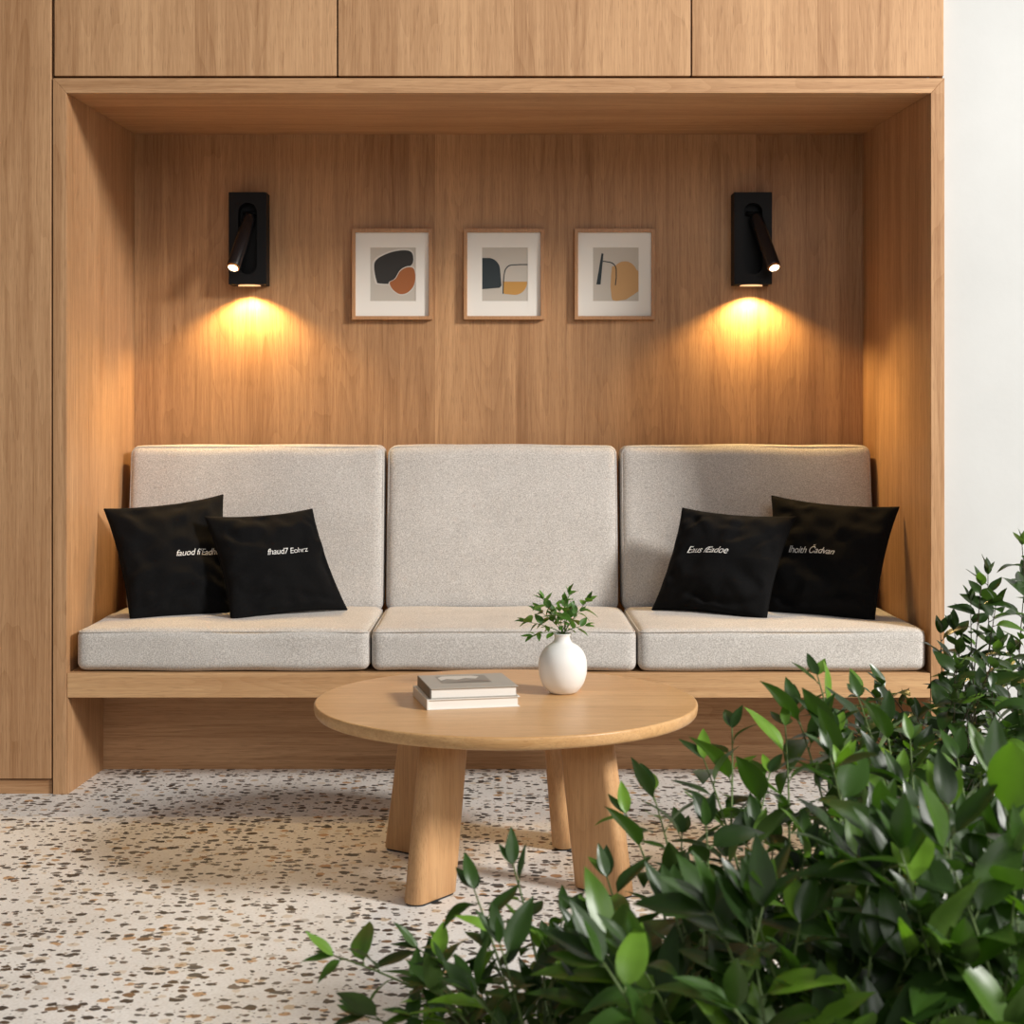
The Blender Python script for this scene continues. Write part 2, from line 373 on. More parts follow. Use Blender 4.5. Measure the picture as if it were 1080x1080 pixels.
for i, (x0, x1, lab) in enumerate(seats):
    hx, hy, hz = (x1-x0)/2, 0.272, 0.0585; cx, cy, cz = (x0+x1)/2, 0.012+0.272, ZS+0.0605
    o = thing('seat_cushion', lab, 'cushion', (cx, cy, ZS), 'grey seat cushions on the bench')
    bm = cushion_bm(hx, hy, hz, 0.024, (0.001, 0.004, 0.008), i*3.3)
    for v in bm.verts: v.co += Vector((cx, cy, cz))
    from_bm('cushion_body', bm, WOOL, o, True)
    pts = [p+Vector((cx, cy, cz)) for p in rrect(hx-0.0035, hy-0.0035, 0.022, hz-0.010)]
    for p in pts: p.z += 0.003*(1-((p.x-cx)/hx)**4)
    V, Fc = tube_data(pts, 0.0020, 6, closed=True); mesh('piping', V, Fc, PIPING, o, True)
backs = [(-1.160, -0.360, 'left grey back cushion behind two black pillows'), (-0.350, 0.372, 'middle grey back cushion with nothing leaning on it'),
         (0.384, 1.172, 'right grey back cushion behind two black pillows')]
for i, (x0, x1, lab) in enumerate(backs):
    hx, hy, hz = (x1-x0)/2, 0.062, 0.257; cx, cy, cz = (x0+x1)/2, 0.647, 0.692
    o = thing('back_cushion', lab, 'cushion', (cx, cy, 0.44), 'grey back cushions against the alcove wall')
    bm = cushion_bm(hx, hy, hz, 0.026, (0.001, 0.006, 0.003), 20+i*3.3)
    for v in bm.verts:
        v.co.y += 0.16*(v.co.z)*0.9-0.0     # leans back against the wall
        v.co += Vector((cx, cy, cz))
    from_bm('cushion_body', bm, WOOL, o, True)
    pts = [Vector((p.x, -hy+0.0105, p.y)) for p in rrect(hx-0.004, hz-0.004, 0.024, 0)]
    pts = [Vector((p.x+cx, p.y+0.144*p.z+cy, p.z+cz)) for p in pts]
    V, Fc = tube_data(pts, 0.0017, 6, closed=True); mesh('piping', V, Fc, PIPING, o, True)

# ---------------------------------------------------------------- black pillows
def pillow(label, TL, TR, BR, BL, text, uv, tw, rot, seed, T=0.062):
    TL, TR, BR, BL = (at(*p) for p in (TL, TR, BR, BL))
    nrm = (TR-BL).cross(TL-BR).normalized()
    if nrm.y > 0: nrm = -nrm
    def surf(u, v, s):
        k = 0.075
        uu = u*(1-k*(1-v*v)*abs(u)); vv = v*(1-k*(1-u*u)*abs(v))
        a, b_ = (uu+1)/2, (vv+1)/2
        P = (BL*(1-a)+BR*a)*(1-b_)+(TL*(1-a)+TR*a)*b_
        e = max(0.0, (1-u*u))*max(0.0, (1-v*v))
        h = T*e**0.40
        # slack folds running in from edges and corners
        ang = math.atan2(v, u); rr = math.hypot(u, v)
        fold = noise.noise(Vector((math.cos(ang)*4.2+seed, math.sin(ang)*4.2, rr*1.1+s)))*0.014*min(1, rr)**1.5*min(1, e*6)
        fold += noise.noise(Vector((u*2.6+seed, v*4.2, 3.3*s)))*0.012*min(1, e*4)
        fold += (abs(noise.noise(Vector((u*3.1-seed, v*3.1+seed, 7.7*s))))-0.25)*-0.018*min(1, e*5)*min(1, rr)
        fold -= 0.010*math.exp(-((v+0.72-0.12*math.sin(3*u+seed))/0.07)**2)*min(1, e*5)
        return P+nrm*s*(h+fold*s if s > 0 else h)
    c = (TL+TR+BR+BL)/4; base = Vector((c.x, c.y, min(BL.z, BR.z)))
    o = thing('throw_pillow', label, 'pillow', base, 'black lettered pillows on the bench')
    n = 46; V, Fc = [], []
    g = lambda i: math.sin((2*i/n-1)*PI/2)
    for s in (1, -1):
        b0 = len(V)
        for j in range(n+1):
            for i in range(n+1): V.append(surf(g(i), g(j), s))
        for j in range(n):
            for i in range(n):
                q = [b0+j*(n+1)+i, b0+j*(n+1)+i+1, b0+(j+1)*(n+1)+i+1, b0+(j+1)*(n+1)+i]
                Fc.append(q if s > 0 else q[::-1])
    bm = bmesh.new(); vs = [bm.verts.new(v) for v in V]
    for f in Fc: bm.faces.new([vs[i] for i in f])
    bmesh.ops.remove_doubles(bm, verts=bm.verts, dist=0.0004)
    from_bm('pillow_cover', bm, BLACK, o, True)
    edge = [surf(g(i), -1, 1) for i in range(n)]+[surf(1, g(i), 1) for i in range(n)]+[surf(g(n-i), 1, 1) for i in range(n)]+[surf(-1, g(n-i), 1) for i in range(n)]
    V, Fc = tube_data(edge, 0.0022, 6, closed=True); mesh('seam', V, Fc, BLACK, o, True)
    cu = bpy.data.curves.new('lettering', 'FONT'); cu.body = text; cu.shear = 0.38; cu.align_x = 'CENTER'; cu.align_y = 'CENTER'
    cu.space_character = 0.93; cu.offset = -0.004; cu.resolution_u = 4
    to = bpy.data.objects.new('tmp', cu); me = bpy.data.meshes.new_from_object(to)
    xs = [v.co.x for v in me.vertices]; w = max(xs)-min(xs); xc = (max(xs)+min(xs))/2; sc = tw/w
    wid = ((TR-TL).length+(BR-BL).length)/2; hei = ((TL-BL).length+(TR-BR).length)/2
    V = []
    for q in me.vertices:
        x, y = (q.co.x-xc)*sc, q.co.y*sc*1.0
        x, y = x*math.cos(rot)-y*math.sin(rot), x*math.sin(rot)+y*math.cos(rot)
        V.append(surf(uv[0]+2*x/wid, uv[1]+2*y/hei, 1)+nrm*0.0014)
    Fc = [tuple(p.vertices) for p in me.polygons]
    mesh('lettering', V, Fc, THREAD, o)['label'] = 'white embroidered lettering'
    bpy.data.objects.remove(to); bpy.data.curves.remove(cu); bpy.data.meshes.remove(me)
pillow('black lettered pillow in the left corner, half behind another', (110, 537, 4.62), (235, 522, 4.80), (246, 650, 4.64), (138, 658, 4.48), "fauod fi'Eadhv", (0.38, -0.02), 0.148, 0.0, 1.0)
pillow('black lettered pillow left of the bare cushion, leaning in front of another', (216, 545, 4.63), (329, 537, 4.74), (366, 643, 4.70), (244, 656, 4.50), "fhaud7 Eohrz", (0.18, 0.12), 0.136, 0.02, 2.3)
pillow('black lettered pillow right of the bare cushion, in front of a larger one', (720, 536, 4.74), (839, 545, 4.65), (808, 655, 4.50), (688, 643, 4.70), "Eaus fEadoe", (-0.24, 0.12), 0.136, 0.02, 4.1)
pillow('black lettered pillow against the right side panel, half behind another', (814, 523, 4.80), (948, 535, 4.60), (922, 657, 4.48), (808, 648, 4.66), "Ihoith \u010cadvan", (-0.17, 0.02), 0.150, 0.0, 5.7)

# ---------------------------------------------------------------- wall lamps
def sconce(cx, tipdx, pivdx, label):
    z0, z1, y0, y1, hw = 1.4665, 1.762, 0.725, 0.7995, 0.0605
    o = thing('wall_lamp', label, 'wall lamp', (cx, y1, (z0+z1)/2), 'black wall lamps in the alcove')
    bm = bmesh.new()
    outer = [(cx-hw, z0), (cx+hw, z0), (cx+hw, z1), (cx-hw, z1)]
    r = 0.030; za, zb = 1.498+r, 1.728-r
    inner = [(cx+r*math.cos(a), zb+r*math.sin(a)) for a in [PI*i/12 for i in range(13)]]+[(cx+r*math.cos(a), za+r*math.sin(a)) for a in [PI+PI*i/12 for i in range(13)]]
    ov = [bm.verts.new((x, y0, z)) for x, z in outer]; iv = [bm.verts.new((x, y0, z)) for x, z in inner]
    oe = [bm.edges.new((ov[i], ov[(i+1) % 4])) for i in range(4)]; ie = [bm.edges.new((iv[i], iv[(i+1) % 26])) for i in range(26)]
    bmesh.ops.triangle_fill(bm, edges=oe+ie, use_beauty=True)
    ob = [bm.verts.new((x, y1, z)) for x, z in outer]; ib = [bm.verts.new((x, y0+0.045, z)) for x, z in inner]
    for i in range(4): bm.faces.new((ov[i], ov[(i+1) % 4], ob[(i+1) % 4], ob[i]))
    bm.faces.new(ob); bm.faces.new(ib)
    for i in range(26): bm.faces.new((iv[i], iv[(i+1) % 26], ib[(i+1) % 26], ib[i]))
    from_bm('back_plate', bm, METAL, o)
    # underside downlight: half-round lens
    V = [(cx, y0+0.004, z0-0.0004)]; k = 16
    pts = [(cx+0.036*math.cos(PI+PI*i/k), y0+0.042+0.036*math.sin(PI+PI*i/k)) for i in range(k+1)]
    V = [(x, y, z0-0.0035) for x, y in pts]+[(x, y, z0-0.0005) for x, y in pts]
    m_ = k+1; Fc = [tuple(range(m_)), tuple(range(m_, 2*m_))[::-1]]+[(i, (i+1) % m_, m_+(i+1) % m_, m_+i) for i in range(m_)]
    mesh('downlight_lens', V, Fc, LENS2, o)['label'] = 'glowing half-round lens under the plate'
    A = Vector((cx+pivdx, 0.745, 1.694)); B = Vector((cx+tipdx, 0.630, 1.513)); d = (B-A).normalized(); ln = (B-A).length
    R = 0.0215
    prof = [(0.0, 0.006), (0.004, 0.014), (0.012, 0.0195), (0.022, R), (ln-0.004, R), (ln, R-0.0012)]
    V, Fc = tube_data([A+d*p for p, _ in prof], [q for _, q in prof], 32); tb = mesh('reading_tube', V, Fc, METAL_G, o, True)
    for f in tb.data.polygons:
        if len(f.vertices) > 4: f.use_smooth = False
    V, Fc = tube_data([B+d*0.0002, B+d*0.0045], [R-0.0010, R-0.0030], 32); mesh('lens_ring', V, Fc, BRASS, tb, True)
    V, Fc = tube_data([B+d*0.0047, B+d*0.0055], [R-0.006, R-0.0065], 24); mesh('lamp_lens', V, Fc, LENS, tb)['label'] = 'bright glowing lens'
    V, Fc = tube_data([A+Vector((-0.026, 0.012, 0.004)), A+Vector((0.026, 0.012, 0.004))], 0.007, 12); mesh('pivot', V, Fc, METAL, o, True)
    for nm, loc, tgt, e, ang, bl, rad in (('downlight_spot', (cx, 0.738, z0-0.008), (cx, 0.738, 0), 19, 134, 0.5, 0.008),
                                          ('reading_spot', tuple(B+d*0.012), tuple(B+d*2), 24.0, 84, 1.0, 0.012)):
        l = bpy.data.lights.new(nm, 'SPOT'); l.energy = e; l.spot_size = math.radians(ang); l.spot_blend = bl; l.shadow_soft_size = rad
        l.color = (1.0, 0.65, 0.25)
        q = bpy.data.objects.new(nm, l); C.objects.link(q); q.location = Vector(loc)-Vector(o.location); q.parent = o
        dd = Vector(tgt)-Vector(loc); q.rotation_euler = dd.to_track_quat('-Z', 'Y').to_euler()
sconce(-0.807, -0.029, 0.007, 'black wall lamp on the left, its reading tube tilted to the left')
sconce(0.8175, 0.050, 0.008, 'black wall lamp on the right, its reading tube tilted to the right')

# ---------------------------------------------------------------- framed prints
def smooth_poly(pts, n=5):
    out = []; k = len(pts)
    for i in range(k):
        p0, p1, p2, p3 = (Vector((*pts[(i+j-1) % k], 0)) for j in range(4))
        for s in range(n):
            t = s/n
            q = 0.5*((2*p1)+(-p0+p2)*t+(2*p0-5*p1+4*p2-p3)*t*t+(-p0+3*p1-3*p2+p3)*t**3)
            out.append((q.x, q.y))
    return out
def picture(x0, x1, label, shapes, y0p=241, y1p=337):
    sB = F/(D1+0.775)
    X0, X1 = (x0-CX)/sB, (x1-CX)/sB; Z1, Z0 = H-(y0p-HY)/sB, H-(y1p-HY)/sB
    o = thing('framed_print', label, 'picture', ((X0+X1)/2, YB, (Z0+Z1)/2), 'framed prints between the wall lamps')
    bm = bmesh.new(); w = 0.0115; yf, yb = 0.775, 0.7995
    O = [(X0, Z0), (X1, Z0), (X1, Z1), (X0, Z1)]; I = [(X0+w, Z0+w), (X1-w, Z0+w), (X1-w, Z1-w), (X0+w, Z1-w)]
    def ring(P, y): return [bm.verts.new((x, y, z)) for x, z in P]
    of, if_, ob, ib = ring(O, yf), ring(I, yf), ring(O, yb), ring(I, yb)
    for i in range(4):
        j = (i+1) % 4
        bm.faces.new((of[i], of[j], if_[j], if_[i])); bm.faces.new((of[i], ob[i], ob[j], of[j]))
        bm.faces.new((if_[i], if_[j], ib[j], ib[i])); bm.faces.new((ob[i], ib[i], ib[j], ob[j]))
    bmesh.ops.recalc_face_normals(bm, faces=bm.faces)
    bmesh.ops.bevel(bm, geom=bm.edges[:], offset=0.0009, segments=1, affect='EDGES')
    from_bm('frame', bm, OAK_F, o)
    ym = yf+0.012
    # mat board with a cut window, print behind it
    ax0, ax1, az1, az0 = x0+19.5, x1-17.5, 261.0, 317.5
    sM = F/(D1+ym)
    cv = lambda px, py: ((px-CX)/sM, H-(py-HY)/sM)
    a0 = cv(ax0, az0); a1 = cv(ax1, az1)
    M0 = [(X0+w, Z0+w), (X1-w, Z0+w), (X1-w, Z1-w), (X0+w, Z1-w)]; M1 = [(a0[0], a0[1]), (a1[0], a0[1]), (a1[0], a1[1]), (a0[0], a1[1])]
    V = [(x, ym, z) for x, z in M0]+[(x, ym, z) for x, z in M1]+[(x, ym+0.0015, z) for x, z in M1]+[(x, ym+0.0015, z) for x, z in M0]
    Fc = [(i, (i+1) % 4, 4+(i+1) % 4, 4+i) for i in range(4)]+[(4+i, 4+(i+1) % 4, 8+(i+1) % 4, 8+i) for i in range(4)]+[(8+i, 8+(i+1) % 4, 12+(i+1) % 4, 12+i) for i in range(4)]
    mesh('mat_board', V, Fc, MAT, o)
    V, Fc, mi = [], [], []
    def poly(P, m, dy):
        b0 = len(V)
        for x, z in P:
            z = min(max(z, a0[1]), a1[1]); x = min(max(x, a0[0]), a1[0]); V.append((x, ym+0.0018-dy, z))
        Fc.append(tuple(range(b0, b0+len(P)))); mi.append(m)
    poly([(X0+w, Z0+w)]*0+M1, 0, 0)
    for m, kind, P in shapes:
        if kind == 'poly': poly([cv(x0+a, 241+b_) for a, b_ in P], m, 0.0002+0.00012*len(mi))
        elif kind == 'blob': poly([cv(x0+a, 241+b_) for a, b_ in smooth_poly(P)], m, 0.0002+0.00012*len(mi))
        else:
            Q = [cv(x0+a, 241+b_) for a, b_ in P]; hw = 0.0016
            L_, R_ = [], []
            for i, q in enumerate(Q):
                a, b_ = Q[max(i-1, 0)], Q[min(i+1, len(Q)-1)]; dx, dz = b_[0]-a[0], b_[1]-a[1]; l = math.hypot(dx, dz)
                L_.append((q[0]-dz/l*hw, q[1]+dx/l*hw)); R_.append((q[0]+dz/l*hw, q[1]-dx/l*hw))
            for i in range(len(Q)-1): poly([L_[i], L_[i+1], R_[i+1], R_[i]], m, 0.0004+0.0001*len(shapes))
    mesh('print', V, Fc, PRINT, o, False, mi)
# shapes in photo units from each frame's upper left corner (frame 85 x 96)
p = [(24, 36), (36, 27), (52, 23), (63, 25), (64.5, 36), (58, 42), (52, 46), (49, 54), (44, 58), (30, 58), (26, 55)]
q = [(51, 45), (58, 41), (65, 42), (67, 51), (65, 61), (58, 68), (50, 69), (43, 64), (40, 57), (46, 53)]
picture(371, 456, 'leftmost framed print, dark shape over a terracotta round', [(6, 'blob', [(51+(a-51)*1.08, 45+(b-45)*1.08) for a, b in p]), (1, 'blob', p), (6, 'blob', [(54+(a-54)*1.08, 56+(b-56)*1.08) for a, b in q]), (2, 'blob', q)])
arc = lambda cx, cy, rx, ry, a0, a1, n=14: [(cx+rx*math.cos(math.radians(a0+(a1-a0)*i/n)), cy-ry*math.sin(math.radians(a0+(a1-a0)*i/n))) for i in range(n+1)]
picture(489, 574, 'middle framed print, dark arch beside an ochre half bowl', [
    (3, 'poly', [(19, 64), (19, 31)]+arc(26, 44, 12.5, 13, 90, 0)+[(39.5, 55), (40, 60), (38, 62.5)]),
    (4, 'poly', [(41, 56), (67, 56)]+arc(54, 56, 13, 14, 0, -100, 10)+[(43, 69), (41.5, 66)]),
    (3, 'line', [(41.5, 69), (42, 56), (42.5, 50)]+arc(51, 48, 8, 9.5, 175, 90, 8)+[(60, 38), (67.5, 38)])])
picture(606, 691, 'rightmost framed print, slim dark wedge beside a large tan shape', [
    (5, 'poly', [(39, 72), (38, 62), (38.5, 50), (39.5, 40)]+arc(53, 48, 13, 13.5, 140, 20, 10)+[(67.5, 45), (68, 66), (62, 70), (54, 75), (44, 76.5), (40, 75.5)]),
    (3, 'poly', [(28.5, 26), (30.5, 26.5), (27.5, 59), (23, 59)]),
    (3, 'line', [(30, 34.5), (34, 35)]+arc(36, 44, 8, 8.5, 75, 0, 8)+[(44, 52), (43, 60)])])

# ---------------------------------------------------------------- coffee table
TX, TY, TZ, TR_ = 0.016, -0.722, 0.390, 0.436
tb = thing('coffee_table', 'round light oak coffee table with four slab legs', 'table', (TX, TY, 0))
r = 0.006; prof = [(0.0001, TZ-0.029)]; prof = [(TR_-0.014, TZ-0.029), (TR_-0.006, TZ-0.027), (TR_-0.002, TZ-0.022), (TR_, TZ-0.012), (TR_, TZ-0.004), (TR_-0.0012, TZ-0.0012), (TR_-0.004, TZ)]
V, Fc = lathe(prof, TX, TY, 128)
tt = mesh('table_top', V, Fc, OAK_T, tb, True)
for f in tt.data.polygons:
    if len(f.vertices) > 4: f.use_smooth = False
def leg(deg, rf=0.272, splay=0.056):
    a = math.radians(deg); e = Vector((math.cos(a), math.sin(a), 0)); n_ = Vector((-e.y, e.x, 0))
    hl, ht = 0.069, 0.025
    sec = [(hl-ht*.85+ht*.85*math.cos(t), ht*math.sin(t)) for t in [-PI/2+PI*i/12 for i in range(13)]]+[(-hl+ht*.85+ht*.85*math.cos(t), ht*math.sin(t)) for t in [PI/2+PI*i/12 for i in range(13)]]
    V, Fc = [], []
    rows = [(0.004, -0.0025), (0.006, 0.0)]+[(0.006+(TZ-0.030-0.006)*i/4, 0.0) for i in range(1, 5)]
    m_ = len(sec)
    for z, g in rows:
        c = Vector((TX, TY, z))+e*(rf-splay*z/TZ)
        for s, q in sec: V.append(c+e*(s*(1+g*12)*(0.97+0.06*(1-z/TZ)))+n_*(q*(1+g*20)))
    for i in range(len(rows)-1):
        for j in range(m_): Fc.append((i*m_+j, i*m_+(j+1) % m_, (i+1)*m_+(j+1) % m_, (i+1)*m_+j))
    Fc.append(tuple(range(m_))[::-1]); Fc.append(tuple((len(rows)-1)*m_+j for j in range(m_)))
    lg = mesh('leg', V, Fc, OAK_G, tb, True)
    for f in lg.data.polygons:
        if len(f.vertices) > 4: f.use_smooth = False
    V = []
    for z in (0.0, 0.0045):
        c = Vector((TX, TY, z))+e*rf
        for s, q in sec: V.append(c+e*s*0.96+n_*q*0.9)
    Fc = [tuple(range(m_))[::-1], tuple(range(m_, 2*m_))]+[(j, (j+1) % m_, m_+(j+1) % m_, m_+j) for j in range(m_)]
    mesh('glide', V, Fc, RUBBER, lg)
for d in (233, 146, 322, 52): leg(d)

# ---------------------------------------------------------------- books
def book(name, label, ox, oy, z, ang, w, dp, h, covers, pages, spine, cat='book', art=False):
    o = thing(name, label, cat, (ox, oy, z), 'books on the coffee table')
    ca, sa = math.cos(ang), math.sin(ang)
    def P(x, y, zz): return (ox+x*ca-y*sa, oy+x*sa+y*ca, z+zz)
    def bx_(nm, x0, x1, y0, y1, z0, z1, m, par, bev=0.0006):
        bm = hexa([P(x0, y0, z0), P(x1, y0, z0), P(x1, y1, z0), P(x0, y1, z0), P(x0, y0, z1), P(x1, y0, z1), P(x1, y1, z1), P(x0, y1, z1)], bev)
        return from_bm(nm, bm, m, par)
    c = 0.0022
    bx_('page_block', 0.002, w-0.004, 0.0035, dp-0.0035, c, h-c, pages, o, 0.0002)
    bx_('cover', 0, w, 0, dp, 0, c, covers, o); top = bx_('cover', 0, w, 0, dp, h-c, h, covers, o)
    bx_('spine', -0.0018, 0.0022, 0.0, dp, 0.0003, h-0.0003, spine, o)
    if art:
        V, Fc, mi = [], [], []
        def quad(pts, m, dz):
            b0 = len(V); V.extend(P(x, y, h+dz) for x, y in pts); Fc.append(tuple(range(b0, b0+len(pts)))); mi.append(m)
        quad([(0.035, 0.062), (0.150, 0.062), (0.150, 0.160), (0.035, 0.160)], 2, 0.0002)
        quad([(0.040, 0.100), (0.056, 0.118), (0.078, 0.104), (0.100, 0.124), (0.122, 0.112), (0.134, 0.140), (0.120, 0.155), (0.050, 0.155), (0.038, 0.135)], 0, 0.0004)
        quad([(0.042, 0.066), (0.146, 0.065), (0.146, 0.085), (0.115, 0.096), (0.080, 0.080)], 1, 0.0004)
        mesh('cover_picture', V, Fc, COVER_P, o, False, mi)
    return o
book('book', 'white hardback book, lower of the two on the table', -0.156, -0.862, TZ, math.radians(12.5), 0.208, 0.188, 0.0235, COVER_W, PAGES, COVER_W)
book('book', 'grey hardback book with a landscape picture, on top of a white book', -0.150, -0.858, TZ+0.0236, math.radians(11.5), 0.197, 0.182, 0.0235, COVER_G, PAGES, COVER_D, art=True)

# ---------------------------------------------------------------- vase
VX, VY = (593.5-CX)*3.66/F, 3.66-D1
vz = thing('vase', 'small round matte white ceramic vase holding green sprigs', 'vase', (VX, VY, TZ))
prof = [(0.022, 0.0), (0.029, 0.0012), (0.036, 0.006), (0.047, 0.020), (0.0545, 0.040), (0.0568, 0.060), (0.0555, 0.078), (0.050, 0.094), (0.040, 0.107), (0.029, 0.115), (0.0225, 0.120), (0.0195, 0.127), (0.0195, 0.134), (0.0215, 0.138), (0.0205, 0.1395), (0.0175, 0.138), (0.0165, 0.128), (0.017, 0.118), (0.030, 0.105), (0.045, 0.075), (0.045, 0.040), (0.030, 0.012), (0.004, 0.008)]
def catmull(P, n=4):
    out = []
    for i in range(len(P)-1):
        p0, p1, p2, p3 = P[max(i-1, 0)], P[i], P[i+1], P[min(i+2, len(P)-1)]
        for s in range(n):
            t = s/n; out.append(tuple(0.5*((2*p1[k])+(-p0[k]+p2[k])*t+(2*p0[k]-5*p1[k]+4*p2[k]-p3[k])*t*t+(-p0[k]+3*p1[k]-3*p2[k]+p3[k])*t**3) for k in (0, 1)))
    out.append(P[-1]); return out
V, Fc = lathe([(r_, TZ+z) for r_, z in catmull(prof)], VX, VY, 64); mesh('vase_body', V, Fc, CERAMIC, vz, True)

# ---------------------------------------------------------------- plants
def leaf(V, Fc, base, dirn, up, ln, wd, curl, rng, nl=7):
    t = dirn.normalized(); s = t.cross(up)
    if s.length < 1e-3: s = t.cross(Vector((1, 0, 0)))
    s.normalize(); n_ = s.cross(t).normalized()
    b0 = len(V); fold = 0.28+0.2*rng.random(); tw = rng.uniform(-.3, .3)
    for i in range(nl+1):
        u = i/nl
        w = wd*0.5*(math.sin(PI*min(1, u**0.80))**0.85)*(1-0.15*u) if 0 < u < 1 else 0.0004
        c = base+t*(ln*u)-n_*(curl*ln*u*u)+s*(tw*0.12*ln*u*u)
        for k in (-1, -0.5, 0, 0.5, 1):
            V.append(c+s*(w*k)+n_*(abs(k)*w*fold*(1-0.6*abs(k)*0.6)+0.012*ln*math.sin(u*9+tw*9)*abs(k)))
    for i in range(nl):
        for k in range(4):
            a = b0+i*5+k; Fc.append((a, a+1, a+6, a+5))
def branch(LV, LF, SV, SF, p0, p1, rng, ll, spacing, srad, start=0.25, bow=0.5, droop=0.0, wr=0.42, pet=0.12, opp=False, tips=3):
    p0, p1 = Vector(p0), Vector(p1); ln = (p1-p0).length
    ctrl = p0.lerp(p1, 0.45)+Vector((rng.uniform(-.06, .06), rng.uniform(-.06, .06), bow*0.3))*ln
    P = lambda t: p0*(1-t)**2+ctrl*2*t*(1-t)+p1*t*t
    T = lambda t: ((ctrl-p0)*(1-t)+(p1-ctrl)*t).normalized()
    k = max(5, int(ln/0.03)); tube_data([P(i/k) for i in range(k+1)], [srad*(1-0.65*i/k) for i in range(k+1)], 5, V=SV, Fc=SF)
    az = rng.uniform(0, 2*PI); t = start; i = 0; dt = spacing/ln
    Z = Vector((0, 0, 1))
    while t < 0.985:
        c = P(t); tg = T(t); a = tg.cross(Z if abs(tg.z) < .95 else Vector((1, 0, 0))).normalized(); b_ = tg.cross(a)
        for q in ((0, PI) if opp else (0,)):
            an = az+q+rng.uniform(-.3, .3); rad = a*math.cos(an)+b_*math.sin(an)
            d = (rad*1.0+tg*rng.uniform(.45, .9)+Z*rng.uniform(-.1, .35)-Z*droop).normalized()
            sz = ll*rng.uniform(.55, 1.15)*(0.62+0.38*math.sin(PI*min(1, 0.25+0.75*(1-t)*1.6)))
            st = c+d*(sz*pet); tube_data([c, st], [srad*.45, srad*.3], 4, V=SV, Fc=SF)
            up = (Z*0.9+tg*0.4+Vector((rng.uniform(-.45, .45), rng.uniform(-.65, .25), 0))).normalized()
            leaf(LV, LF, st, d, up, sz, sz*wr*rng.uniform(.85, 1.15), rng.uniform(-.05, .62), rng)
        az += (PI/2 if opp else 2.4); t += dt*rng.uniform(.75, 1.25); i += 1
    tg = T(1.0); a = tg.cross(Z if abs(tg.z) < .95 else Vector((1, 0, 0))).normalized(); b_ = tg.cross(a)
    for j in range(tips):
        an = az+j*2*PI/tips; d = (tg*1.25+(a*math.cos(an)+b_*math.sin(an))*rng.uniform(.25, .7)).normalized(); sz = ll*rng.uniform(.5, .8)
        leaf(LV, LF, P(1.0), d, Z+Vector((0, -0.3, 0)), sz, sz*wr*.85, rng.uniform(-.1, .25), rng)
def interp(T, x):
    if x <= T[0][0]: return T[0][1]
    for (a, b), (c, d) in zip(T, T[1:]):
        if x <= c: return b+(d-b)*(x-a)/(c-a)
    return T[-1][1]
def shrub(label, root, spread, tips, ll, seed, lm, sm, spacing, srad=0.0032, **kw):
    rng = random.Random(seed); LV, LF, SV, SF = [], [], [], []
    o = thing('leafy_shrub', label, 'shrub', root, 'green shrubs in front of the bench')
    for p in tips:
        r0 = Vector(root)+Vector((rng.uniform(-1, 1)*spread[0], rng.uniform(-1, 1)*spread[1], 0))
        # root below the tip's own part of the planter
        r0.x = max(root[0]-spread[0], min(root[0]+spread[0], p.x+rng.uniform(-.1, .1)))
        branch(LV, LF, SV, SF, r0, p, rng, ll, spacing, srad, **kw)
    mesh('foliage', LV, LF, lm, o, True); mesh('stems', SV, SF, sm, o, True)
    return o
def fill(rng, n, x0, x1, edge, depth, below, maxy=1180, lift=0):
    out = []
    for _ in range(n):
        x = rng.uniform(x0, x1); top = interp(edge, x)+lift
        y = top+below*rng.random()**1.15
        if y > maxy: continue
        out.append(at(x, y, rng.uniform(*depth)))
    return out

# planter below and outside the frame that the near shrubs grow from
pl = thing('planter_trough', 'low dark planter trough under the near shrubs', 'planter', (0.53, -2.36, 0))
bm = boxbm(0.04, 1.02, -2.68, -2.06, 0.0, 0.13, 0.004); from_bm('trough', bm, POT, pl)
box('soil', 0.055, 1.005, -2.665, -2.075, 0.13, 0.136, SOIL, pl, 0.002)
pr = thing('round_planter', 'dark round pot of the shrub beside the white wall', 'planter', (1.10, -0.78, 0))
V, Fc = lathe([(0.12, 0.0), (0.145, 0.01), (0.165, 0.13), (0.160, 0.14), (0.150, 0.14), (0.148, 0.125)], 1.10, -0.78, 40); mesh('pot', V, Fc, POT, pr, True)
V, Fc = lathe([(0.147, 0.12), (0.147, 0.128), (0.10, 0.132)], 1.10, -0.78, 40); mesh('soil', V, Fc, SOIL, pr, True)

rg = random.Random(11)
edgeC = [(380, 1095), (420, 1040), (470, 1005), (520, 975), (580, 975), (640, 960)]
tipsC = [at(352, 1008, 2.22), at(385, 1072, 2.15), at(440, 1000, 2.25), at(541, 912, 2.28), at(500, 938, 2.2), at(595, 960, 2.2), at(455, 1040, 2.1), at(640, 925, 2.25), at(470, 1000, 2.3)]
tipsC += fill(rg, 52, 420, 660, edgeC, (1.95, 2.45), 200, lift=12)
shrub('leafy green shrub at the bottom left of the planting, reaching toward the table', (0.17, -2.25, 0.132), (0.11, 0.13), tipsC, 0.072, 5, LEAF_A, STEM, 0.028, start=0.22, bow=0.35, wr=0.46)

